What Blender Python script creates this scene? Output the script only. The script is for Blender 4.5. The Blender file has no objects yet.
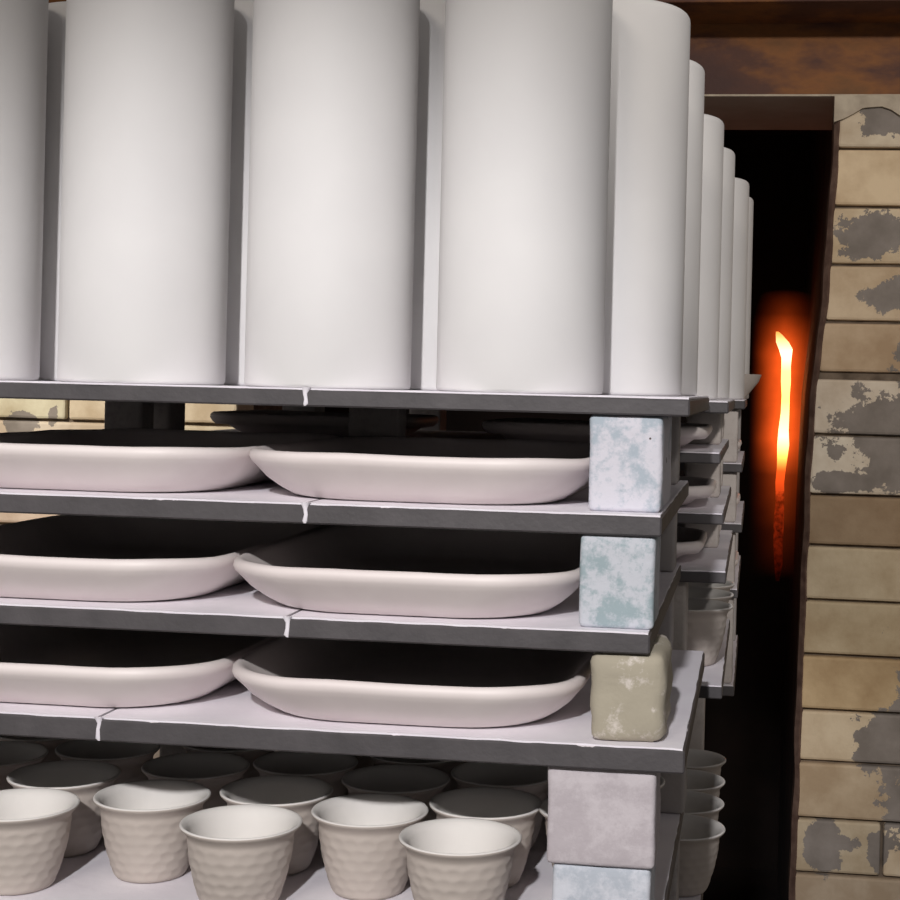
import bpy, bmesh, math, random
from math import sin, cos, pi, radians
from mathutils import Matrix, Vector, noise
C = bpy.context.scene.collection
R = random.Random(7)
H0 = 1.30                       # eye height above the floor; heights below are given relative to the eye

# ------------------------------------------------------------------ camera
cam_d = bpy.data.cameras.new('camera'); cam = bpy.data.objects.new('camera', cam_d); C.objects.link(cam)
cam_d.sensor_width = 36; cam_d.lens = 60; cam_d.clip_start = 0.02
cam_d.shift_x = (450 - 566) / 900; cam_d.shift_y = (388 - 450) / 900
psi, rho = radians(7.26), radians(1.4)
fw = Vector((-sin(psi), cos(psi), 0)); rt = Vector((cos(psi), sin(psi), 0)); up = Vector((0, 0, 1))
r2 = rt * cos(rho) + up * sin(rho); u2 = up * cos(rho) - rt * sin(rho)
cam.matrix_world = Matrix(((r2.x, u2.x, -fw.x, 0), (r2.y, u2.y, -fw.y, 0), (r2.z, u2.z, -fw.z, H0), (0, 0, 0, 1)))
bpy.context.scene.camera = cam

# ------------------------------------------------------------------ world, lights, exposure
sc = bpy.context.scene
sc.view_settings.view_transform = 'Standard'; sc.view_settings.look = 'None'
sc.view_settings.exposure = 0.0; sc.view_settings.gamma = 1.0; sc.view_settings.use_curve_mapping = False
W = bpy.data.worlds.new('world'); sc.world = W; W.use_nodes = True
W.node_tree.nodes['Background'].inputs[0].default_value = (1.0, 0.95, 0.92, 1)
W.node_tree.nodes['Background'].inputs[1].default_value = 0.15

def aim(o, tgt):
    o.rotation_euler = (Vector(tgt) - o.location).to_track_quat('-Z', 'Y').to_euler()
def spot(name, loc, tgt, power, size, blend, col, rad):
    d = bpy.data.lights.new(name, 'SPOT'); d.energy = power; d.spot_size = radians(size); d.spot_blend = blend
    d.color = col; d.shadow_soft_size = rad
    o = bpy.data.objects.new(name, d); C.objects.link(o); o.location = (loc[0], loc[1], loc[2] + H0)
    aim(o, (tgt[0], tgt[1], tgt[2] + H0)); return o
def area(name, loc, tgt, power, sx, sy, col):
    d = bpy.data.lights.new(name, 'AREA'); d.energy = power; d.shape = 'RECTANGLE'; d.size = sx; d.size_y = sy; d.color = col
    o = bpy.data.objects.new(name, d); C.objects.link(o); o.location = (loc[0], loc[1], loc[2] + H0)
    aim(o, (tgt[0], tgt[1], tgt[2] + H0)); return o
spot('work_lamp', (-0.12, -1.9, 1.35), (-0.34, 1.1, -0.39), 350, 23.3, 0.65, (1.0, 0.98, 0.985), 0.05)
area('ceiling_lamp', (-0.9, -2.6, 2.0), (-0.2, 1.5, 0.0), 25, 0.8, 0.5, (1.0, 0.89, 0.76))

spot('brick_fill_spot', (0.70, -1.5, 1.25), (0.19, 2.45, 0.13), 230, 24, 0.6, (1.0, 0.95, 0.90), 0.08)  # unseen spot, added to brighten the right bricks and the receding vases
spot('left_fill_spot', (-1.9, 0.2, 1.3), (-1.15, 2.46, -0.02), 340, 17, 0.8, (1.0, 0.93, 0.82), 0.06)  # added fill from out of view, brightens the bricks in the left gap

# ------------------------------------------------------------------ helpers
def tag(o, label=None, cat=None, group=None, kind=None):
    if label: o['label'] = label
    if cat: o['category'] = cat
    if group: o['group'] = group
    if kind: o['kind'] = kind
    return o
def link(name, me, parent=None, loc=None, rot=None):
    o = bpy.data.objects.new(name, me); C.objects.link(o)
    if parent: o.parent = parent
    if loc is not None: o.location = loc
    if rot is not None: o.rotation_euler = rot
    return o
def finish(name, bm, mats, smooth=False, angle=None):
    bmesh.ops.recalc_face_normals(bm, faces=bm.faces[:])
    me = bpy.data.meshes.new(name); bm.to_mesh(me); bm.free()
    for m in (mats if isinstance(mats, (list, tuple)) else [mats]): me.materials.append(m)
    if smooth:
        for p in me.polygons: p.use_smooth = True
        if angle: me.set_sharp_from_angle(angle=radians(angle))
    return me
def box_bm(x0, x1, y0, y1, z0, z1, bev=0.0, seg=2, bm=None):
    own = bm or bmesh.new()
    vs = [own.verts.new((x, y, z)) for z in (z0, z1) for x, y in ((x0, y0), (x1, y0), (x1, y1), (x0, y1))]
    fs = [own.faces.new([vs[i] for i in q]) for q in ((3, 2, 1, 0), (4, 5, 6, 7), (0, 1, 5, 4), (1, 2, 6, 5), (2, 3, 7, 6), (3, 0, 4, 7))]
    if bev:
        es = set(e for f in fs for e in f.edges)
        bmesh.ops.bevel(own, geom=list(es), offset=bev, segments=seg, affect='EDGES', profile=0.5)
    return own
def box(name, x0, x1, y0, y1, z0, z1, mat, bev=0.0, parent=None, seg=2):
    """box given in world x, y and height relative to the eye; the origin sits at the centre of its base"""
    cx, cy = (x0 + x1) / 2, (y0 + y1) / 2
    me = finish(name, box_bm(x0 - cx, x1 - cx, y0 - cy, y1 - cy, 0, z1 - z0, bev, seg), mat)
    return link(name, me, parent, (cx, cy, z0 + H0))
def jitter(bm, amp, sc_, seed):
    for v in bm.verts:
        p = v.co * sc_ + Vector((seed * 3.1, seed * 1.7, seed))
        v.co += Vector((noise.noise(p), noise.noise(p + Vector((9, 0, 0))), noise.noise(p + Vector((0, 9, 0))))) * amp

# ------------------------------------------------------------------ materials
def mat(name):
    m = bpy.data.materials.new(name); m.use_nodes = True
    nt = m.node_tree; b = nt.nodes['Principled BSDF']; return m, nt, b
def N(nt, t, **kw):
    n = nt.nodes.new(t)
    for k, v in kw.items():
        if k in n.inputs: n.inputs[k].default_value = v
        else: setattr(n, k, v)
    return n
def noise_n(nt, scale, detail=4, rough=0.55, coord='Object', vec=None):
    n = N(nt, 'ShaderNodeTexNoise'); n.inputs['Scale'].default_value = scale
    n.inputs['Detail'].default_value = detail; n.inputs['Roughness'].default_value = rough
    if vec is None:
        tc = N(nt, 'ShaderNodeTexCoord'); vec = tc.outputs[coord]
    nt.links.new(vec, n.inputs['Vector']); return n
def ramp(nt, src, stops, interp='LINEAR'):
    r = N(nt, 'ShaderNodeValToRGB'); cr = r.color_ramp; cr.interpolation = interp
    while len(cr.elements) < len(stops): cr.elements.new(0.5)
    for e, (p, c) in zip(cr.elements, stops): e.position = p; e.color = (*c, 1) if len(c) == 3 else c
    nt.links.new(src, r.inputs[0]); return r
def mix(nt, fac, a, b):
    m = N(nt, 'ShaderNodeMix', data_type='RGBA')
    if hasattr(fac, 'links'): nt.links.new(fac, m.inputs[0])
    else: m.inputs[0].default_value = fac
    for s, i in ((a, 6), (b, 7)):
        if hasattr(s, 'links'): nt.links.new(s, m.inputs[i])
        else: m.inputs[i].default_value = (*s, 1)
    return m.outputs[2]
def math_n(nt, op, a, b=None, clamp=False):
    m = N(nt, 'ShaderNodeMath', operation=op, use_clamp=clamp)
    for s, i in ((a, 0), (b, 1)):
        if s is None: continue
        if hasattr(s, 'links'): nt.links.new(s, m.inputs[i])
        else: m.inputs[i].default_value = s
    return m.outputs[0]
def bump(nt, b, src, strength, dist=0.002):
    n = N(nt, 'ShaderNodeBump'); n.inputs['Strength'].default_value = strength; n.inputs['Distance'].default_value = dist
    nt.links.new(src, n.inputs['Height']); nt.links.new(n.outputs[0], b.inputs['Normal'])
def speckled(name, c1, c2, scale, rough=0.7, bs=0.15, bscale=None, spec=0.3):
    m, nt, b = mat(name)
    n = noise_n(nt, scale); r = ramp(nt, n.outputs[0], [(0.35, c1), (0.65, c2)])
    nt.links.new(r.outputs[0], b.inputs['Base Color']); b.inputs['Roughness'].default_value = rough
    b.inputs['Specular IOR Level'].default_value = spec
    n2 = noise_n(nt, bscale or scale * 6); bump(nt, b, n2.outputs[0], bs, 0.001)
    return m
M_VASE = speckled('white_bisque', (0.78, 0.765, 0.765), (0.82, 0.805, 0.80), 9, 0.62, 0.05, 200)
M_PLATE = speckled('pink_bisque', (0.78, 0.70, 0.685), (0.84, 0.765, 0.745), 14, 0.5, 0.05, 150, 0.4)
M_CUP = speckled('warm_bisque', (0.47, 0.415, 0.375), (0.53, 0.47, 0.425), 18, 0.75, 0.08, 300)
M_CUPIN = speckled('pale_bisque_inside', (0.76, 0.73, 0.70), (0.80, 0.77, 0.74), 18, 0.7, 0.05, 300)

def shelf_material():
    """dark silicon carbide, with white wash that runs a little over the upper arris"""
    m, nt, b = mat('silicon_carbide'); geo = N(nt, 'ShaderNodeNewGeometry')
    n = noise_n(nt, 30, 5, coord='Object', vec=geo.outputs['Position'])
    r = ramp(nt, n.outputs[0], [(0.3, (0.058, 0.053, 0.056)), (0.7, (0.088, 0.080, 0.084))])
    tc = N(nt, 'ShaderNodeTexCoord'); sx = N(nt, 'ShaderNodeSeparateXYZ'); nt.links.new(tc.outputs['Object'], sx.inputs[0])
    # height below the slab's top (object origin is at the top face)
    n2 = noise_n(nt, 26, 4, 0.7, vec=geo.outputs['Position'])
    lim = math_n(nt, 'MULTIPLY', math_n(nt, 'SUBTRACT', n2.outputs[0], 0.47), 0.008)
    dep = math_n(nt, 'MULTIPLY', sx.outputs[2], -1.0)
    f = math_n(nt, 'LESS_THAN', dep, lim)
    nt.links.new(mix(nt, f, r.outputs[0], (0.66, 0.62, 0.64)), b.inputs['Base Color'])
    b.inputs['Roughness'].default_value = 0.6
    n3 = noise_n(nt, 260, 3, vec=geo.outputs['Position']); bump(nt, b, n3.outputs[0], 0.3, 0.001)
    return m
M_SIC = shelf_material()
M_WASH = speckled('kiln_wash', (0.82, 0.78, 0.84), (0.88, 0.85, 0.90), 16, 0.85, 0.3, 120)

def block_material(name, base, patches, scale, seed, thr=0.52, pits=True):
    m, nt, b = mat(name)
    mp = N(nt, 'ShaderNodeMapping'); tc = N(nt, 'ShaderNodeTexCoord'); nt.links.new(tc.outputs['Object'], mp.inputs[0])
    mp.inputs['Location'].default_value = (seed, seed * 0.7, seed * 1.3)
    n = noise_n(nt, scale, 8, 0.72, vec=mp.outputs[0])
    col = ramp(nt, n.outputs[0], [(thr - 0.05, base), (thr + 0.045, patches)]).outputs[0]
    if pits:
        v = N(nt, 'ShaderNodeTexVoronoi'); v.inputs['Scale'].default_value = 42; nt.links.new(mp.outputs[0], v.inputs['Vector'])
        f = math_n(nt, 'LESS_THAN', v.outputs['Distance'], 0.10)
        col = mix(nt, f, col, (0.12, 0.10, 0.10))
    nt.links.new(col, b.inputs['Base Color']); b.inputs['Roughness'].default_value = 0.9
    n2 = noise_n(nt, 90, 4, vec=mp.outputs[0]); bump(nt, b, n2.outputs[0], 0.5, 0.002)
    return m
M_BLUE = block_material('blue_white_block', (0.42, 0.48, 0.54), (0.66, 0.65, 0.71), 26, 3.0, 0.46)
M_TEAL = block_material('teal_block', (0.33, 0.41, 0.44), (0.56, 0.58, 0.63), 38, 5.2, 0.5, False)
M_OCHRE = block_material('ochre_block', (0.40, 0.36, 0.28), (0.68, 0.62, 0.57), 36, 8.1, 0.57)
M_PINK = block_material('pinkish_block', (0.48, 0.435, 0.46), (0.57, 0.525, 0.55), 20, 1.4, 0.5)
M_PALE = block_material('pale_blue_block', (0.46, 0.50, 0.56), (0.62, 0.64, 0.70), 22, 9.4, 0.5, False)
M_WARM = block_material('warm_grey_block', (0.46, 0.41, 0.38), (0.56, 0.51, 0.48), 22, 6.2, 0.5, False)
M_GREY = block_material('grey_block', (0.30, 0.275, 0.265), (0.40, 0.37, 0.36), 22, 2.2, 0.5, False)

def brick_material():
    m, nt, b = mat('firebrick'); oi = N(nt, 'ShaderNodeObjectInfo'); geo = N(nt, 'ShaderNodeNewGeometry')
    pos = geo.outputs['Position']
    base = ramp(nt, oi.outputs['Random'], [(0.0, (0.50, 0.37, 0.235)), (0.35, (0.56, 0.44, 0.30)), (0.7, (0.61, 0.50, 0.37)), (1.0, (0.52, 0.385, 0.245))])
    base = mix(nt, 0.999, (1, 1, 1), N_attr(nt).outputs['Color'])
    n = noise_n(nt, 10, 5, 0.6, vec=pos); blot = ramp(nt, n.outputs[0], [(0.36, (0.76, 0.70, 0.64)), (0.62, (1.05, 1.05, 1.05))])
    mul = N(nt, 'ShaderNodeMix', data_type='RGBA', blend_type='MULTIPLY'); mul.inputs[0].default_value = 1
    nt.links.new(base, mul.inputs[6]); nt.links.new(blot.outputs[0], mul.inputs[7]); col = mul.outputs[2]
    # smears of grey refractory cement, with ragged outlines of their own
    blobs = [((0.2170, 0.4410), (0.0770, 0.0280)), ((0.1708, 0.2548), (0.0630, 0.0420)), ((0.2352, 0.1610), (0.0700, 0.0308)), ((0.2450, -0.0700), (0.1200, 0.0900)), ((0.1470, -0.1400), (0.0700, 0.0196)), ((0.2660, -0.0280), (0.0700, 0.1120)), ((0.2730, -0.5600), (0.0728, 0.1610)), ((0.2310, -0.5600), (0.0630, 0.0560)), ((0.2870, -0.3780), (0.0490, 0.0700)), ((0.1232, -0.7350), (0.0308, 0.0476)), ((0.2072, -0.7280), (0.0168, 0.0308)), ((0.1400, -0.7210), (0.0420, 0.0140)), ((-1.2600, -0.0840), (0.0280, 0.0280)), ((-1.2012, -0.0700), (0.0112, 0.0168))]
    sx = N(nt, 'ShaderNodeSeparateXYZ'); nt.links.new(pos, sx.inputs[0])
    nz = noise_n(nt, 23, 6, 0.72, vec=pos); nzv = math_n(nt, 'MULTIPLY', math_n(nt, 'SUBTRACT', nz.outputs[0], 0.5), 2.6)
    best = None
    for (cx, cz), (rx, rz) in blobs:
        dx = math_n(nt, 'DIVIDE', math_n(nt, 'SUBTRACT', sx.outputs[0], cx), rx)
        dz = math_n(nt, 'DIVIDE', math_n(nt, 'SUBTRACT', sx.outputs[2], cz + H0), rz)
        d = math_n(nt, 'SQRT', math_n(nt, 'ADD', math_n(nt, 'MULTIPLY', dx, dx), math_n(nt, 'MULTIPLY', dz, dz)))
        best = d if best is None else math_n(nt, 'MINIMUM', best, d)
    f = math_n(nt, 'LESS_THAN', math_n(nt, 'ADD', best, nzv), 0.95)
    cem = ramp(nt, noise_n(nt, 20, 4, vec=pos).outputs[0], [(0.35, (0.205, 0.175, 0.15)), (0.7, (0.30, 0.26, 0.23))])
    nt.links.new(mix(nt, f, col, cem.outputs[0]), b.inputs['Base Color']); b.inputs['Roughness'].default_value = 0.9
    n2 = noise_n(nt, 110, 5, vec=pos); bump(nt, b, math_n(nt, 'ADD', n2.outputs[0], f), 0.35, 0.002)
    return m
def N_attr(nt):
    a = N(nt, 'ShaderNodeAttribute'); a.attribute_type = 'OBJECT'; a.attribute_name = 'tint'; return a
M_BRICK = brick_material()
M_MORTAR = speckled('sooty_mortar', (0.10, 0.075, 0.055), (0.20, 0.155, 0.115), 30, 0.95, 0.5, 90)
M_LIP = speckled('pale_cement', (0.42, 0.35, 0.27), (0.56, 0.48, 0.37), 34, 0.95, 0.6, 60)
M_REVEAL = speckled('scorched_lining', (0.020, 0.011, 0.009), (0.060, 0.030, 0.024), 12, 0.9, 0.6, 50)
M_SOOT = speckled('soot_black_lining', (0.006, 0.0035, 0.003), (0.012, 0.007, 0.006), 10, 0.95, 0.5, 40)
def rust_material():
    m, nt, b = mat('rusted_steel'); geo = N(nt, 'ShaderNodeNewGeometry')
    mp = N(nt, 'ShaderNodeMapping'); nt.links.new(geo.outputs['Position'], mp.inputs[0]); mp.inputs['Scale'].default_value = (1, 1, 2.2)
    mp.inputs['Location'].default_value = (0.37, 0, 0.2)
    n = noise_n(nt, 4.2, 5, 0.6, vec=mp.outputs[0])
    r = ramp(nt, n.outputs[0], [(0.34, (0.075, 0.036, 0.030)), (0.47, (0.105, 0.045, 0.030)), (0.58, (0.24, 0.095, 0.030)), (0.70, (0.14, 0.070, 0.030))])
    nt.links.new(r.outputs[0], b.inputs['Base Color']); b.inputs['Roughness'].default_value = 0.6; b.inputs['Specular IOR Level'].default_value = 0.2
    n2 = noise_n(nt, 60, 5, vec=geo.outputs['Position']); bump(nt, b, n2.outputs[0], 0.4, 0.003); return m
M_RUST = rust_material()
M_UNDER = speckled('pale_underside', (0.50, 0.42, 0.34), (0.58, 0.50, 0.42), 10, 0.9, 0.3, 60)
M_STEEL = speckled('dark_steel', (0.07, 0.06, 0.06), (0.12, 0.10, 0.09), 20, 0.6, 0.3)
M_FLOOR = speckled('concrete', (0.36, 0.34, 0.32), (0.45, 0.42, 0.39), 6, 0.9, 0.4, 40)

# ------------------------------------------------------------------ setting: kiln front, beam, lining
def jamb(h):                                         # the jamb leans: its edge moves right with height
    pts = [(-0.8680, 0.0770), (-0.4133, 0.0820), (-0.1711, 0.0861), (0.0000, 0.0910), (0.1520, 0.1065), (0.4663, 0.1212), (0.5040, 0.1232)]
    for (a, x), (b_, y) in zip(pts, pts[1:]):
        if h <= b_: return x + (y - x) * max(0, h - a) / (b_ - a)
    return pts[-1][1]
floor = box('floor', -2.4, 1.9, -3.2, 4.5, -1.36, -1.30, M_FLOOR); tag(floor, kind='structure')

def core(name, prof, xfar, y0, y1, m, parent=None):   # prism with a leaning side
    bm = bmesh.new(); n = len(prof); rows = []
    for h, x in prof:
        rows.append([bm.verts.new(p) for p in ((x, y0, h + H0), (xfar, y0, h + H0), (xfar, y1, h + H0), (x, y1, h + H0))])
    for a, b in zip(rows, rows[1:]):
        for i in range(4): bm.faces.new((a[i], a[(i + 1) % 4], b[(i + 1) % 4], b[i]))
    bm.faces.new(rows[0][::-1]); bm.faces.new(rows[-1])
    return link(name, finish(name, bm, m), parent)
hs = [-1.30, -0.868, -0.63, -0.413, -0.28, -0.171, -0.07, 0.0, 0.084, 0.152, 0.28, 0.4663, 0.479]
wall_r = core('wall_right', [(h, jamb(h) + 0.005) for h in hs], 1.7, 2.462, 2.94, M_MORTAR); tag(wall_r, kind='structure')
wall_l = box('wall_left', -2.2, -0.886, 2.462, 2.94, -1.30, 0.479, M_MORTAR); tag(wall_l, kind='structure')

brick_meshes = {}
def brick(parent, x0, x1, z0, z1, tint, y0=None):
    y0 = 2.45 + R.uniform(-0.003, 0.003) if y0 is None else y0
    key = (round(x1 - x0, 3), round(z1 - z0, 3))
    if key not in brick_meshes:
        w, h = key; brick_meshes[key] = finish('brick', box_bm(-w / 2, w / 2, 0, 0.09, 0, h, 0.0045, 2), M_BRICK)
    o = link('brick', brick_meshes[key], parent, ((x0 + x1) / 2, y0, z0 + H0), (0, R.uniform(-0.004, 0.004), 0))
    if parent.location.length > 0: o.location -= parent.location
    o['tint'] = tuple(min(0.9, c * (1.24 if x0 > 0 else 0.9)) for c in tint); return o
CRM = [(0.55, 0.435, 0.29), (0.60, 0.49, 0.345), (0.52, 0.42, 0.30), (0.62, 0.52, 0.38)]
edges = [0.4663, 0.3938, 0.3006, 0.2073, 0.1156, 0.0241, -0.0676, -0.1639, -0.2460, -0.3343, -0.4225, -0.5109, -0.5943, -0.6859, -0.7741, -0.8638, -0.9534]
tints = [(0.56, 0.47, 0.35), (0.64, 0.50, 0.33), (0.60, 0.49, 0.34), (0.57, 0.45, 0.31), (0.44, 0.33, 0.22), (0.58, 0.50, 0.40), (0.60, 0.53, 0.43),
         (0.30, 0.215, 0.135), (0.50, 0.41, 0.28), (0.47, 0.38, 0.25), (0.47, 0.345, 0.20), (0.52, 0.42, 0.29), (0.44, 0.345, 0.235), (0.50, 0.42, 0.30), (0.42, 0.34, 0.25), (0.46, 0.37, 0.26)]
first = [0.199, 0.322, 0.165, 0.315, 0.174, 0.322, 0.168, 0.319, 0.217, 0.322, 0.210, 0.319, 0.224, 0.140, 0.315, 0.168]
for i, (zt, zb) in enumerate(zip(edges, edges[1:])):
    xl = jamb((zt + zb) / 2); gap = 0.013 if i == 4 else 0.0045
    w = first[i]; x = xl; j = 0
    while x < 0.86:
        t = tints[i] if j == 0 else R.choice(CRM)
        k = R.uniform(0.93, 1.05)
        brick(wall_r, x, x + w - 0.005, zb + gap, zt, [c * k for c in t]); x += w; j += 1; w = 0.320
zt = 0.4663
for i in range(15):
    zb = zt - 0.091; x = -0.873; w = 0.306 if i % 2 else 0.146
    for j in range(3):
        brick(wall_l, x - w + 0.006, x, zb + 0.005, zt, [c * R.uniform(1.0, 1.1) for c in (0.70, 0.60, 0.47)]); x -= w; w = 0.320
    zt = zb
# ragged lip of cement between the beam and the top brick, running down the jamb's arris
bm = bmesh.new(); R2 = random.Random(3)
xs = [0.112 + 0.015 * i for i in range(50)]
top = [bm.verts.new((x, 2.438, 0.4795 + H0)) for x in xs]
bot = [bm.verts.new((x, 2.441, 0.4795 + H0 - (0.015 + 0.055 * abs(noise.noise(Vector((x * 14, 2.3, 0))))))) for x in xs]
top2 = [bm.verts.new((x, 2.465, 0.4795 + H0)) for x in xs]; bot2 = [bm.verts.new((v.co.x, 2.465, v.co.z)) for v in bot]
for i in range(len(xs) - 1):
    for a, b in ((top, bot), (bot, bot2), (bot2, top2), (top2, top)): bm.faces.new((a[i], a[i + 1], b[i + 1], b[i]))
for i in (0, -1): bm.faces.new((top[i], bot[i], bot2[i], top2[i]))
lip = link('cement_lip', finish('cement_lip', bm, M_LIP), wall_r)
bm = bmesh.new(); rr = []
for k in range(61):
    h = 0.472 - k * 1.38 / 60; x = jamb(h)
    wv = 0.003 * noise.noise(Vector((h * 12, 0, 5))); wd = 0.005 + 0.004 * noise.noise(Vector((h * 16, 3, 1)))
    rr.append([bm.verts.new((x - 0.006 + wv, 2.453, h + H0)), bm.verts.new((x - 0.001 + wv + wd * 0.4, 2.444, h + H0)),
               bm.verts.new((x + wd, 2.453, h + H0)), bm.verts.new((x, 2.52, h + H0)), bm.verts.new((x - 0.006 + wv, 2.52, h + H0))])
for a, b in zip(rr, rr[1:]):
    for i in range(5): bm.faces.new((a[i], a[(i + 1) % 5], b[(i + 1) % 5], b[i]))
bm.faces.new(rr[0]); bm.faces.new(rr[-1][::-1])
M_EDGE = speckled('scorched_edge', (0.10, 0.055, 0.042), (0.19, 0.12, 0.09), 40, 0.9, 0.5, 80)
link('jamb_edge', finish('jamb_edge', bm, M_EDGE), wall_r)

# lintel beam: web, flanges and paler underside
trim = box('trim_1', -2.2, 1.7, 2.45, 2.761, 0.4795, 0.616, [M_RUST, M_UNDER], 0.0025); tag(trim, 'rusty steel beam over the kiln opening', kind='structure')
for p in trim.data.polygons:
    if p.normal.z < -0.6: p.material_index = 1
box('flange', -2.2, 1.7, 2.312, 2.462, 0.598, 0.618, M_RUST, 0.002, None)
fl = bpy.data.objects['flange']; fl.parent = trim; fl.location -= trim.location
seam = box('edge_strip', -2.2, 1.7, 2.4455, 2.4525, 0.4795, 0.4830, M_LIP, 0.0008); seam.parent = trim; seam.location -= trim.location
above = box('wall_above', -2.2, 1.7, 2.462, 2.94, 0.616, 1.2, M_MORTAR); tag(above, kind='structure')
# chamber lining
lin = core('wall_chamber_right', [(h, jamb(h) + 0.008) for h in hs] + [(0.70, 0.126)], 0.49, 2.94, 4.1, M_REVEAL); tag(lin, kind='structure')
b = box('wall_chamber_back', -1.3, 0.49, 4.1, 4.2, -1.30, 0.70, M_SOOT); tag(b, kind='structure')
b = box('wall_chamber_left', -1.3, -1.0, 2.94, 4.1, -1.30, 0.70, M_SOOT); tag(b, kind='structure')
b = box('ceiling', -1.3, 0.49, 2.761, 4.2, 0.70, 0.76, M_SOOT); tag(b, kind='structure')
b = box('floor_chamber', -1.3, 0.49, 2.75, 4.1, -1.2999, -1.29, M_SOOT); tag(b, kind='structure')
# scorched facing on the jamb's inner side
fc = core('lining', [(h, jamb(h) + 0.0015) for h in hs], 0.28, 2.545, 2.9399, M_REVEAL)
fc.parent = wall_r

# ------------------------------------------------------------------ kiln cars that carry the stacks
def kiln_car(y0, y1, x0, x1, label):
    t = bpy.data.objects.new('kiln_car', None); C.objects.link(t); cx, cy = (x0 + x1) / 2, (y0 + y1) / 2
    t.location = (cx, cy, -1.30 + H0); tag(t, label, 'kiln car')
    def pb(n, a, b, c, d, e, f, m, bev=0.004):
        return link(n, finish(n, box_bm(a - cx, b - cx, c - cy, d - cy, e + 1.30, f + 1.30, bev, 1), m), t)
    pb('frame', x0, x1, y0, y1, -1.20, -1.08, M_STEEL)
    for i in range(4):
        pb('deck_block', x0 + (x1 - x0) * i / 4 + 0.002, x0 + (x1 - x0) * (i + 1) / 4 - 0.002, y0, y1, -1.08, -0.5151, M_GREY, 0.006)
    for sx in (x0 + 0.08, x1 - 0.08):
        for sy in (y0 + 0.08, y1 - 0.08):
            bm = bmesh.new(); bmesh.ops.create_cone(bm, cap_ends=True, segments=24, radius1=0.07, radius2=0.07, depth=0.035,
                matrix=Matrix.Translation((sx - cx, sy - cy, 0.07)) @ Matrix.Rotation(pi / 2, 4, 'Y'))
            link('wheel', finish('wheel', bm, M_STEEL, True, 40), t)
kiln_car(1.0, 1.457, -0.72, -0.058, 'kiln car under the front stack of pots')
kiln_car(1.46, 1.92, -0.61, -0.065, 'kiln car under the middle stack')
kiln_car(1.95, 2.38, -0.56, -0.110, 'kiln car under the far stack inside the kiln')

# ------------------------------------------------------------------ shelves
def shelf(x0, x1, y0, y1, ztop, th, label, group=None, drip=None, seed=1):
    cx, cy = (x0 + x1) / 2, (y0 + y1) / 2
    bm = box_bm(x0 - cx, x1 - cx, y0 - cy, y1 - cy, -th, -0.0012, 0.0012, 1)
    o = link('kiln_shelf', finish('kiln_shelf', bm, M_SIC), None, (cx, cy, ztop + H0))
    tag(o, label, 'shelf', group)
    # the coat of white wash on top, its edge slightly uneven
    bm = bmesh.new(); nx, ny = 46, 10; w = x1 - x0; d = y1 - y0; grid = []
    def edge(a): return 0.0016 + 0.0022 * noise.noise(Vector((a * 60, seed * 4.4, 1.5)))
    ring = []
    for i in range(nx): ring.append((-w / 2 + w * i / nx + (0.001 if i == 0 else 0), -d / 2 + edge(x0 + w * i / nx)))
    for j in range(ny * 2): ring.append((w / 2 - 0.0008 - 0.35 * edge(y0 + d * j / ny / 2 + 7), -d / 2 + 0.001 + (d - 0.002) * j / ny / 2))
    for i in range(8): ring.append((w / 2 - 0.001 - (w - 0.002) * i / 8, d / 2 - 0.001))
    for j in range(8): ring.append((-w / 2 + 0.001, d / 2 - 0.001 - (d - 0.002) * j / 8))
    tp = [bm.verts.new((x, y, 0.0)) for x, y in ring]; bt = [bm.verts.new((x, y, -0.0013)) for x, y in ring]
    bm.faces.new(tp); bm.faces.new(bt[::-1])
    for i in range(len(ring)): k = (i + 1) % len(ring); bm.faces.new((tp[i], bt[i], bt[k], tp[k]))
    link('wash_coat', finish('wash_coat', bm, M_WASH), o)
    if drip is not None:
        bm = bmesh.new(); prev = None; xx = drip - cx
        for k, (s, r) in enumerate([(0.0006, 0.0035), (-0.001, 0.0026), (-0.004, 0.0016), (-0.008, 0.0015), (-th + 0.002, 0.0019), (-th + 0.0005, 0.0009)]):
            wob = 0.0005 * sin(k * 2 + seed)
            ringv = [bm.verts.new((xx + wob + r * cos(a), y0 - cy + 0.0004 - 0.6 * r * max(0, sin(a)), s)) for a in [i * pi / 5 for i in range(6)]]
            if prev:
                for i in range(5): bm.faces.new((prev[i], prev[i + 1], ringv[i + 1], ringv[i]))
                bm.faces.new((prev[5], prev[0], ringv[0], ringv[5]))
            else: bm.faces.new(ringv)
            prev = ringv
        bm.faces.new(prev[::-1])
        link('wash_drip', finish('wash_drip', bm, M_WASH, True, 50), o)
    return o
YA = 1.42
S = [(-0.0045, 0.0130), (-0.0845, 0.0145), (-0.1630, 0.0145), (-0.2385, 0.0165), (-0.375, 0.016)]
yfront = [1.025, 1.012, 1.005, 1.0]
ordn = ['topmost', 'second', 'third', 'fourth']
joint = [-0.3158, -0.3100, -0.3188, -0.4516]; rx = [-0.0452, -0.0617, -0.0671, -0.0418]
for i in range(4):
    z, th = S[i]
    shelf(joint[i] + 0.0001, rx[i], yfront[i], [1.445, YA, YA, 1.385][i], z, th,
          ['dark kiln shelf slab under the three right front vases', 'dark kiln shelf slab with a blue white block at its right end above',
           'dark kiln shelf slab carrying the teal speckled block', 'dark kiln shelf slab carrying the ochre worn block'][i], None, joint[i] + 0.0005, i + 1)
    shelf(-0.72, joint[i] - 0.0001, yfront[i] + 0.0004, [1.445, YA, YA, YA][i], z, th,
          ['topmost front shelf slab at the left, under the left vases', 'second front shelf slab from top, running off the left edge',
           'third front shelf slab from top, running off the left edge', 'fourth front shelf slab, short piece at left just above the cups'][i], None, None, i + 11)
shelf(-0.72, -0.0575, 1.0, 1.39, *S[4], 'pinkish washed bottom shelf the front cups stand on', None, None, 31)

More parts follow.
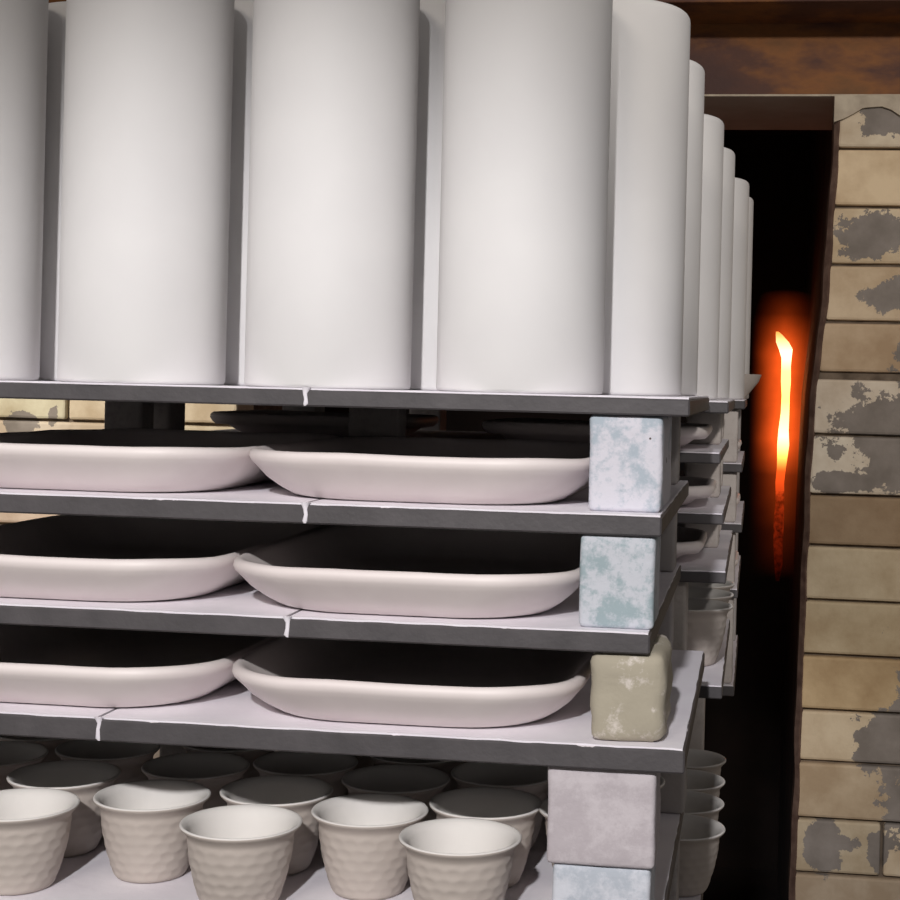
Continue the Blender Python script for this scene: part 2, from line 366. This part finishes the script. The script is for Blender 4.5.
# ------------------------------------------------------------------ support blocks
def block(x0, x1, y0, y1, z0, z1, m, label, group=None, bev=0.0035, amp=0.0007, seed=1, sub=5):
    cx, cy = (x0 + x1) / 2, (y0 + y1) / 2
    bm = box_bm(x0 - cx, x1 - cx, y0 - cy, y1 - cy, 0, z1 - z0, bev, 3)
    if sub:
        bmesh.ops.subdivide_edges(bm, edges=[e for e in bm.edges if e.calc_length() > 0.02], cuts=sub, use_grid_fill=True)
        h = z1 - z0
        for v in bm.verts:
            p = v.co * 55 + Vector((seed * 5, seed, 0)); d = noise.noise(p) * amp
            nx = Vector((v.co.x / (x1 - x0), v.co.y / (y1 - y0), 0)) * 2
            v.co.x += d * nx.x; v.co.y += d * nx.y
            v.co.z = min(max(v.co.z, 0), h)
    o = link('support_block', finish('support_block', bm, m, True, 45), None, (cx, cy, z0 + H0)); tag(o, label, 'block', group); return o
block(-0.114, -0.0635, 1.03, 1.145, S[1][0], S[0][0] - S[0][1], M_BLUE, 'blue and white support block at right under the topmost shelf', seed=1)
block(-0.1170, -0.0660, 1.016, 1.08, S[2][0], S[1][0] - S[1][1], M_TEAL, 'teal speckled support block on the third shelf', seed=2)
block(-0.107, -0.0565, 1.008, 1.10, S[3][0], S[2][0] - S[2][1], M_OCHRE, 'worn ochre support block with rounded corners and white flakes', bev=0.008, amp=0.003, seed=3)
block(-0.1345, -0.0610, 1.008, 1.065, -0.3230, S[3][0] - S[3][1], M_PINK, 'large pinkish white support block at the right of the cups', seed=4)
block(-0.1300, -0.0635, 1.012, 1.068, S[4][0], -0.3232, M_PALE, 'pale blue block beneath the large pinkish block', seed=5)
G1 = 'support blocks at the back of the front stack'
for i in range(3):
    z1, z0 = S[i][0] - S[i][1], S[i + 1][0]
    block(-0.106, -0.0685 - 0.001 * i, 1.345, 1.378, z0, z1, M_GREY, 'grey back right block of the front stack, %s' % ('just under the top shelf', 'on the third shelf', 'on the fourth shelf')[i], sub=0)
    block(-0.385, -0.335, 1.388, 1.418, z0, z1, M_GREY, 'dark support block behind the gap between front platters, ' + ('just under the top shelf', 'on the third shelf', 'on the fourth shelf')[i], G1, sub=0)
    block(-0.628, -0.589, 1.386, 1.418, z0, z1, M_GREY, ('grey support block silhouetted against the bright left bricks', 'grey block behind the left plate on the third shelf', 'grey block behind the left plate on the fourth shelf')[i], sub=0)
    block(-0.715, -0.655, 1.03, 1.09, z0, z1, M_GREY, 'grey support block at the left end of the front stack', 'support blocks at the left end of the front stack', sub=0)
for x, y in ((-0.10, 1.33), (-0.66, 1.33), (-0.70, 1.02), (-0.40, 1.33)):
    block(x, x + 0.045, y, y + 0.045, S[4][0], S[3][0] - S[3][1], M_GREY, 'grey support block among the front cups', 'support blocks behind the front cups', sub=0)
for x in (-0.70, -0.40, -0.11):
    for y in (1.02, 1.33):
        block(x, x + 0.05, y, y + 0.05, -0.515, S[4][0] - S[4][1], M_GREY, 'support block beneath the bottom shelf', 'support blocks beneath the bottom shelf', sub=0)

# ------------------------------------------------------------------ lathe
def lathe(prof, seg=64, mid=None, bm=None, fn=None):
    """prof: (r, z) list; fn(i_ring, angle, r, z) -> r"""
    bm = bm or bmesh.new(); rings = []
    for i, (r, z) in enumerate(prof):
        if r < 1e-6: rings.append([bm.verts.new((0, 0, z))]); continue
        rings.append([bm.verts.new(((fn(i, 2 * pi * k / seg, r, z) if fn else r) * cos(2 * pi * k / seg),
                                    (fn(i, 2 * pi * k / seg, r, z) if fn else r) * sin(2 * pi * k / seg), z)) for k in range(seg)])
    for i, (a, b) in enumerate(zip(rings, rings[1:])):
        for k in range(seg):
            k2 = (k + 1) % seg
            if len(a) == 1: f = bm.faces.new((a[0], b[k], b[k2]))
            elif len(b) == 1: f = bm.faces.new((a[k], a[k2], b[0]))
            else: f = bm.faces.new((a[k], a[k2], b[k2], b[k]))
            if mid: f.material_index = mid(i)
    return bm
# tall vases
rv = 0.0613; hv = 0.3065
vp = [(0, 0), (rv - 0.003, 0), (rv - 0.0008, 0.0009), (rv, 0.003), (rv, hv * 0.33), (rv, hv * 0.66), (rv, hv - 0.007)]
vp += [(rv - 0.007 + 0.007 * cos(a), hv - 0.007 + 0.007 * sin(a)) for a in [radians(x) for x in (20, 40, 60, 80, 90)]]
vp += [(rv - 0.010, hv - 0.0015), (rv - 0.012, hv - 0.005), (rv - 0.012, 0.010), (0, 0.008)]
me_vase = finish('tall_vase', lathe(vp, 96), M_VASE, True, 60)
def vase(x, y, zb, label, group='tall white vases on the top shelves'):
    o = link('tall_vase', me_vase, None, (x, y, zb + H0), (0, 0, R.uniform(0, 6))); tag(o, label, 'vase', group); return o
GV = 'tall white vases on the top shelves'
zf = S[0][0]
for x, l in ((-0.1728, 'right'), (-0.3176, 'middle'), (-0.4625, 'left'), (-0.6135, 'leftmost, cut by the frame')):
    vase(x, 1.088, zf, {'right': 'tall white cylindrical vase, rightmost of the front row', 'middle': 'tall white cylindrical vase, second from right in the front row',
        'left': 'tall white cylindrical vase, second from left in the front row', 'leftmost, cut by the frame': 'tall cream-lit vase cut off by the left edge of the photo'}[l])
for x, l in ((-0.1213, 'tall white vase right behind the rightmost front vase, jutting out right'), (-0.264, 'vase sliver seen between the two right front vases'),
             (-0.410, 'vase sliver seen between the middle two front vases'), (-0.553, 'vase sliver seen between the two left front vases')):
    vase(x, 1.203, zf, l)
for x in (-0.207, -0.353): vase(x, 1.312, zf, 'tall white vase standing hidden inside the packed front stack', 'inner vases of the front stack')
vase(-0.1165, 1.397, zf, 'tall vase edge at the back right corner of the front stack')
B = [(-0.0090, 0.012), (-0.0590, 0.011), (-0.118, 0.011), (-0.174, 0.012), (-0.285, 0.013), (-0.5005, 0.0145)]
CS = [(-0.0100, 0.012), (-0.092, 0.012), (-0.170, 0.012), (-0.255, 0.012), (-0.380, 0.014)]
vase(-0.180, 1.550, B[0][0], 'tall white vase standing hidden inside the middle stack', 'inner vases of the middle stack')
vase(-0.1040, 1.650, B[0][0], 'third vase rim along the receding right edge, front of middle stack')
vase(-0.185, 1.758, B[0][0], 'tall white vase standing hidden inside the middle stack', 'inner vases of the middle stack')
vase(-0.0950, 1.860, B[0][0], 'fourth vase along the receding right edge, back of middle stack')
vase(-0.175, 2.030, CS[0][0], 'tall white vase standing hidden inside the far stack', 'inner vases of the far stack')
vase(-0.0790, 2.120, CS[0][0], 'fifth vase along the receding right edge, inside the kiln mouth')
vase(-0.0735, 2.300, CS[0][0], 'farthest tall vase, thin sliver beside the dark chamber')

# ------------------------------------------------------------------ plates
def rrect(a, b, r, n=8, k=6):
    pts = []
    for cx, cy, a0 in ((a - r, b - r, 0), (-a + r, b - r, 90), (-a + r, -b + r, 180), (a - r, -b + r, 270)):
        for i in range(n + 1):
            t = radians(a0 + 90 * i / n); pts.append((cx + r * cos(t), cy + r * sin(t)))
    out = []
    for i, p in enumerate(pts):                     # subdivide the long straights
        q = pts[(i + 1) % len(pts)]; m = k if i % (n + 1) == n else 1
        for j in range(m): out.append((p[0] + (q[0] - p[0]) * j / m, p[1] + (q[1] - p[1]) * j / m))
    return out
def plate_mesh(a, b, h, rc=0.050, seed=0):
    prof = [(0.042, 0.0), (0.034, 0.0), (0.027, 0.0020), (0.019, 0.0075), (0.011, 0.0145), (0.005, h - 0.0125), (0.0014, h - 0.0085), (0.0, h - 0.0050), (0.0006, h - 0.0018),
            (0.0030, h), (0.0060, h - 0.0006), (0.0090, h - 0.0035), (0.016, h - 0.011), (0.030, 0.0095), (0.046, 0.0068), (0.060, 0.006)]
    bm = bmesh.new(); rings = []
    for ins, z in prof:
        r = max(rc - ins * 0.2, 0.02)
        ring = []
        for x, y in rrect(a - ins, b - ins, r):
            w = 1 + 0.006 * noise.noise(Vector((x * 22, y * 22, seed)))
            zz = z + (0.0010 * noise.noise(Vector((x * 18, y * 18, seed + 4))) + 0.0008) * (z / h) if z > 0.004 else z
            bow = 0.004 if a > 0.12 else 0.002
            ring.append(bm.verts.new((x * w + bow * (x / a) * (1 - (y / b) ** 2), y * w + bow * (y / b) * (1 - (x / a) ** 2), zz)))
        rings.append(ring)
    n = len(rings[0])
    for p, q in zip(rings, rings[1:]):
        for i in range(n): bm.faces.new((p[i], p[(i + 1) % n], q[(i + 1) % n], q[i]))
    bm.faces.new(rings[0][::-1]); bm.faces.new(rings[-1])
    return finish('platter', bm, M_PLATE, True)
me_pl = [plate_mesh(0.1265, 0.181, 0.0345, 0.062, seed=i) for i in (1, 7)]
def plate(me, x, y, z, rz, label, group='pink bisque platters on the front stack'):
    o = link('platter', me, None, (x, y, z + H0), (0, 0, rz)); tag(o, label, 'platter', group)
for i, (xr, xl, n) in enumerate(((-0.2420, -0.4960, 'second'), (-0.2465, -0.5015, 'third'), (-0.2450, -0.5000, 'fourth'))):
    z = S[i + 1][0]
    plate(me_pl[i % 2], xr, [1.197, 1.182, 1.178][i], z, 0.004 * (i - 1), 'right-hand pinkish bisque platter on the %s shelf from the top' % n)
    plate(me_pl[(i + 1) % 2], xl - 0.005, [1.199, 1.186, 1.182][i], z, -0.003 * (i - 1), 'left-hand pinkish bisque platter on the %s shelf, cut by the frame' % n)

# ------------------------------------------------------------------ cups
def cup_mesh(seed=0, seg=120):
    h = 0.0600
    prof = [(0, 0), (0.022, 0), (0.0255, 0.0008), (0.0268, 0.0025)]
    nz = 40
    for i in range(1, nz + 1):
        t = i / nz; z = 0.0025 + t * 0.0485
        prof.append((0.0268 + 0.0108 * math.sin(t * pi / 2) ** 0.92 if False else 0.0270 + 0.0104 * (1 - (1 - t) ** 1.7), z))
    n_out = len(prof)
    prof += [(0.0380, 0.0522), (0.0390, 0.0540), (0.0412, 0.0562), (0.0428, 0.0578), (0.0431, 0.0590), (0.0424, 0.0600), (0.0412, 0.0598),
             (0.0383, 0.0580), (0.0362, 0.0545), (0.0345, 0.0450), (0.032, 0.030), (0.027, 0.012), (0.018, 0.0068), (0, 0.006)]
    def fn(i, a, r, z):
        if 4 <= i < n_out:                                   # beaten facets: rows of shallow scoops, staggered
            t = (z - 0.0025) / 0.0485; row = t * 6.5; k = int(row); ph = (k % 2) * 0.5
            u = (a / (2 * pi) * 19 + ph) % 1 - 0.5; v = row - k - 0.5
            jit = 0.6 + 0.5 * noise.noise(Vector((math.floor(a / (2 * pi) * 19 + ph) * 1.7, k * 2.3, seed)))
            d = max(0, 1 - (u * u + v * v) * 3.4)
            edge = min(1, (1 - t) * 10, t * 12)
            return r - 0.0011 * d * jit * edge + 0.0003 * edge
        return r
    cutoff = n_out + 4
    bm = lathe(prof, seg, mid=lambda i: 1 if i >= cutoff else 0, fn=fn)
    return finish('cup', bm, [M_CUP, M_CUPIN], True, 70)
me_cup = [cup_mesh(s) for s in (0, 5)]
k = 0
def cup(x, y, zb, label, group, s=1.0):
    global k
    o = link('cup', me_cup[k % 2], None, (x, y, zb + H0), (0, 0, R.uniform(0, 6))); k += 1; o.scale = (s, s, s)
    tag(o, label, 'cup', group); return o
GC = 'beaten bisque cups on the front bottom shelf'; zc = S[4][0]
for x, y, l in [(-0.5310, 1.044, 'beaten bisque cup at the left edge of the photo, front row'),
                (-0.3580, 1.035, 'front-row beaten bisque cup in the middle of the lower left'),
                (-0.1985, 1.034, 'front-row beaten bisque cup nearest the large pinkish block'),
                (-0.4465, 1.088, 'half-lit cup between the left-edge cup and the middle front cup'),
                (-0.2765, 1.084, 'half-lit cup between the middle and right front cups'),
                (-0.5370, 1.130, 'shaded cup just behind the left-edge front cup'),
                (-0.3600, 1.121, 'shaded cup directly behind the middle front cup'),
                (-0.1960, 1.121, 'shaded cup directly behind the right front cup'),
                (-0.4470, 1.178, 'dark cup behind the left half-lit cup'),
                (-0.2790, 1.174, 'dark cup behind the right half-lit cup'),
                (-0.1130, 1.124, 'cup mostly hidden behind the large pinkish block'),
                (-0.5410, 1.2195, 'dark cup in the back left under the shelf'),
                (-0.3640, 1.209, 'dark cup third back from the middle front cup'),
                (-0.1980, 1.211, 'dark cup third back from the right front cup'),
                (-0.1090, 1.210, 'cup showing its rim just right of the large pinkish block')]:
    cup(x, y, zc, l, GC)
for x, y in ((-0.620, 1.088), (-0.622, 1.178), (-0.450, 1.268), (-0.282, 1.265), (-0.625, 1.268), (-0.113, 1.301), (-0.202, 1.301), (-0.366, 1.299)):
    cup(x, y, zc, 'dark cup deep in the shade at the back of the bottom shelf', 'shaded cups at the back of the front bottom shelf')

# ------------------------------------------------------------------ middle and far stacks
lab_m = ['topmost', 'second', 'third', 'fourth', 'fifth', 'bottom']
for i, (z, th) in enumerate(B):
    shelf(-0.625, [-0.0270, -0.0335, -0.0290, -0.0255, -0.0265, -0.0420][i], 1.462, 1.90, z, th, 'dark kiln shelf end, %s of the middle stack' % lab_m[i], None, None, 41 + i)
for i, (z, th) in enumerate(CS):
    shelf(-0.55, [-0.0150, -0.0165, -0.0150, -0.0185, -0.0200][i], 1.955, 2.365, z, th, 'dim kiln shelf end, %s of the far stack' % ['topmost', 'second', 'third', 'fourth', 'bottom'][i], None, None, 51 + i)
me_ps = plate_mesh(0.115, 0.095, 0.0230, 0.045, 3)
lev = ['under the topmost shelf', 'under the second shelf', 'under the third shelf', 'under the fourth shelf', 'above the bottom shelf']
for i in range(5):
    z1, z0 = B[i][0] - B[i][1], B[i + 1][0]
    if i < 3:
        plate(me_ps, [-0.163, -0.157, -0.166][i], 1.572, z0, 0, 'small pale platter corner at the right of the middle stack, ' + lev[i], 'small platters in the middle stack')
        block(-0.078, -0.0385, 1.675, 1.725, z0, z1, M_WARM, 'right-hand block of the middle stack, ' + lev[i], sub=0)
        plate(me_ps, -0.480, 1.645, z0, 0, 'small dark platter at the left of the middle stack, ' + lev[i], 'small platters in the middle stack')
        block(-0.618, -0.597, 1.475, 1.52, z0, z1, M_GREY, 'narrow left block of the middle stack, ' + lev[i], sub=0)
    elif i == 3:
        block(-0.112, -0.0640, 1.475, 1.525, z0, z1, M_WARM, 'front right block of the middle stack, ' + lev[i], sub=0)
        block(-0.600, -0.555, 1.475, 1.52, z0, z1, M_GREY, 'left block of the middle stack, ' + lev[i], sub=0)
    else:
        block(-0.200, -0.150, 1.475, 1.53, z0, z1, M_GREY, 'front block of the middle stack, ' + lev[i], sub=0)
        block(-0.600, -0.555, 1.475, 1.52, z0, z1, M_GREY, 'left block of the middle stack, ' + lev[i], sub=0)
    xr = -0.040 if i < 4 else -0.055
    block(xr - 0.035, xr, 1.858, 1.894, z0, z1, M_WARM, 'back right block of the middle stack, ' + lev[i], sub=0)
    block(-0.600, -0.555, 1.850, 1.892, z0, z1, M_GREY, 'back left block of the middle stack, ' + lev[i], sub=0)
block(-0.115, -0.0640, 1.402, 1.452, -0.5149, -0.4337, M_PALE, 'lower of two pale blue blocks left of the nested rims', seed=6, sub=0)
block(-0.114, -0.0650, 1.404, 1.452, -0.4335, -0.3840, M_PALE, 'upper of two pale blue blocks left of the nested rims', seed=7, sub=0)
for i in range(4):
    z1, z0 = CS[i][0] - CS[i][1], CS[i + 1][0]
    block(-0.060, -0.0235, 1.965, 2.015, z0, z1, M_WARM, 'front right block of the far stack, ' + lev[i], sub=0)
    block(-0.055, -0.0235, 2.30, 2.35, z0, z1, M_GREY, 'back right block of the far stack, ' + lev[i], sub=0)
    for y in (1.965, 2.30):
        block(-0.54, -0.49, y, y + 0.05, z0, z1, M_GREY, 'left block of the far stack', 'left blocks of the far stack', sub=0)
    if i < 3: plate(me_ps, -0.1370, 2.150, z0, 0, 'small platter edge in the far stack, ' + lev[i], 'small platters in the far stack')
for x in (-0.54, -0.34, -0.16):
    for y in (1.97, 2.30):
        block(x, x + 0.045, y, y + 0.045, -0.515, CS[4][0] - CS[4][1], M_GREY, 'support block beneath the far stack', 'support blocks beneath the far stack', sub=0)
for j in range(3):
    cup([-0.064, -0.0645, -0.065][j], 1.578 + 0.092 * j, B[4][0], 'cup on the fifth shelf of the middle stack, %s' % ['nearest', 'second back', 'third back'][j], 'cups on the fifth shelf of the middle stack', 1.03)
for j in range(4):
    cup([-0.0660, -0.0690, -0.0700, -0.0710][j], 1.512 + 0.0925 * j if j < 3 else 1.797, B[5][0], ['nearest and lowest of the rims nested in a row at the lower right', 'second of the rims receding at the lower right',
        'third of the rims receding at the lower right', 'fourth and highest of the rims receding at the lower right'][j], 'cups on the bottom shelf of the middle stack', 1.05)

# small flared bowl at the far end of the top shelf, its lip showing beyond the last vases
bp = [(0, 0), (0.012, 0), (0.013, 0.002), (0.022, 0.013), (0.032, 0.026), (0.036, 0.036), (0.0345, 0.0365), (0.029, 0.026), (0.018, 0.011), (0, 0.006)]
bo = link('flared_bowl', finish('flared_bowl', lathe(bp, 48), M_CUP, True, 60), None, (-0.0300, 2.215, CS[0][0] + H0))
tag(bo, 'small pale flared bowl beside the farthest vases, next to the flame', 'bowl')

# ------------------------------------------------------------------ the burner flame and its painted glow
def flame_material(core_m):
    m = bpy.data.materials.new('flame_and_glow'); m.use_nodes = True; nt = m.node_tree; nt.nodes.clear()
    out = N(nt, 'ShaderNodeOutputMaterial'); tc = N(nt, 'ShaderNodeTexCoord'); sx = N(nt, 'ShaderNodeSeparateXYZ')
    nt.links.new(tc.outputs['Object'], sx.inputs[0])
    mr = N(nt, 'ShaderNodeMapRange'); mr.inputs['From Min'].default_value = 0; mr.inputs['From Max'].default_value = 0.56
    nt.links.new(sx.outputs[2], mr.inputs['Value'])
    col = ramp(nt, mr.outputs[0], [(0.0, (0.25, 0.012, 0.004)), (0.28, (0.9, 0.06, 0.01)), (0.44, (1, 0.10, 0.012)), (0.50, (1, 0.42, 0.07)), (0.58, (1, 0.80, 0.36)), (0.72, (1, 0.55, 0.13)), (0.84, (1, 0.62, 0.16)), (0.91, (1, 0.80, 0.42)), (1.0, (1, 0.35, 0.06))])
    st = ramp(nt, mr.outputs[0], [(0.0, (0.01,) * 3), (0.30, (0.06,) * 3), (0.44, (0.22,) * 3), (0.50, (0.5,) * 3), (0.90, (0.55,) * 3), (1.0, (0.25,) * 3)])
    n = noise_n(nt, 75, 3, 0.6, vec=tc.outputs['Object'])
    brk = ramp(nt, n.outputs[0], [(0.36, (0.2,) * 3), (0.62, (1, 1, 1))])
    fac = math_n(nt, 'LESS_THAN', mr.outputs[0], 0.36)  # lower tail: dim broken emission painting the red glow on the brickwork
    sel = mix(nt, fac, (1, 1, 1), brk.outputs[0])
    em = N(nt, 'ShaderNodeEmission'); nt.links.new(col.outputs[0], em.inputs[0])
    nt.links.new(math_n(nt, 'MULTIPLY', math_n(nt, 'MULTIPLY', st.outputs[0], sel), 5.5), em.inputs[1])
    nt.links.new(em.outputs[0], out.inputs[0]); return m
FX, FY, FZ = 0.0595, 3.40, -0.421
t = bpy.data.objects.new('burner_flame', None); C.objects.link(t); t.location = (FX, FY, FZ + H0)
tag(t, 'narrow yellow white flame rising in the dark kiln chamber', 'flame')
bm = bmesh.new(); prev = None; first_r = None
pts = [(0.0, -0.003, 0.004), (0.03, -0.002, 0.009), (0.06, -0.003, 0.010), (0.10, -0.003, 0.011), (0.14, -0.002, 0.009), (0.17, -0.003, 0.010), (0.195, -0.001, 0.0095), (0.21, 0.0, 0.011), (0.235, 0.001, 0.013), (0.26, 0.001, 0.011),
       (0.29, 0.003, 0.009), (0.32, 0.003, 0.009), (0.345, 0.003, 0.0105), (0.37, 0.003, 0.010), (0.385, 0.003, 0.011), (0.40, 0.001, 0.015), (0.412, -0.004, 0.014), (0.425, -0.010, 0.007), (0.43, -0.013, 0.003)]
for z, dx, r in pts:
    z, dx, r = z * 1.30, dx * 1.36, r * 1.02
    ring = [bm.verts.new((dx + r * cos(a) * (1 + 0.10 * noise.noise(Vector((a, z * 30, 0)))), r * 0.8 * sin(a), z)) for a in [2 * pi * i / 20 for i in range(20)]]
    if prev:
        for i in range(20): bm.faces.new((prev[i], prev[(i + 1) % 20], ring[(i + 1) % 20], ring[i]))
    else: bm.faces.new(ring[::-1])
    prev = ring
bm.faces.new(prev)
link('flame_and_glow', finish('flame_and_glow', bm, flame_material(True), True), t)
def glow_material():  # emissive volume that paints the bloom of light around the flame
    m = bpy.data.materials.new('flame_halo'); m.use_nodes = True; nt = m.node_tree; nt.nodes.clear()
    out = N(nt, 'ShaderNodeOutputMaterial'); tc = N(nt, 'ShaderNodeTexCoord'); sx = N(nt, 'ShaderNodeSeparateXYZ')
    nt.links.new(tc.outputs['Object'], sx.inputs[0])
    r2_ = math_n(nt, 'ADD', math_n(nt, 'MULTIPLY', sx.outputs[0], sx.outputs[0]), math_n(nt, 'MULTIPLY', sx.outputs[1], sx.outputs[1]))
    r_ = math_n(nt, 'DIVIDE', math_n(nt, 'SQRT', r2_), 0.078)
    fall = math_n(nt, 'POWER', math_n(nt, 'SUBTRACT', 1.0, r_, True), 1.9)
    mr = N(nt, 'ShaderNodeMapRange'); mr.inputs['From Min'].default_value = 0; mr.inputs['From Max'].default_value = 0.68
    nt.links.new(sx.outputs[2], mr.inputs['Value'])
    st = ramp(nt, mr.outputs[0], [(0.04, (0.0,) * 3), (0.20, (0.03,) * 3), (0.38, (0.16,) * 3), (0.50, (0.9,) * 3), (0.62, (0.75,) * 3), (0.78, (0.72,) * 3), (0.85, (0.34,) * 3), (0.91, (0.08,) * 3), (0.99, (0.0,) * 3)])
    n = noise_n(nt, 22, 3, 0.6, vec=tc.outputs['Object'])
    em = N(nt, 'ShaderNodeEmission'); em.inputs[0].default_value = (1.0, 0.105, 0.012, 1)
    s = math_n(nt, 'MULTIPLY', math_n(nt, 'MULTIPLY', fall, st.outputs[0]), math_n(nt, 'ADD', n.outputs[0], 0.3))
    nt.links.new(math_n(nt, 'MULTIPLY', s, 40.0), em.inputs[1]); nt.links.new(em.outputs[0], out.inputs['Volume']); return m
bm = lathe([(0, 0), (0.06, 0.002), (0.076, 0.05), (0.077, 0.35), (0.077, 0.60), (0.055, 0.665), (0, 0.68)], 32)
halo = link('flame_halo', finish('flame_halo', bm, glow_material(), True), t, (0, 0, -0.02))
d = bpy.data.lights.new('flame_light', 'POINT'); d.energy = 0.5; d.color = (1.0, 0.16, 0.03); d.shadow_soft_size = 0.02
fl_ = bpy.data.objects.new('flame_light', d); C.objects.link(fl_); fl_.location = (FX - 0.02, FY - 0.09, 0.0 + H0)
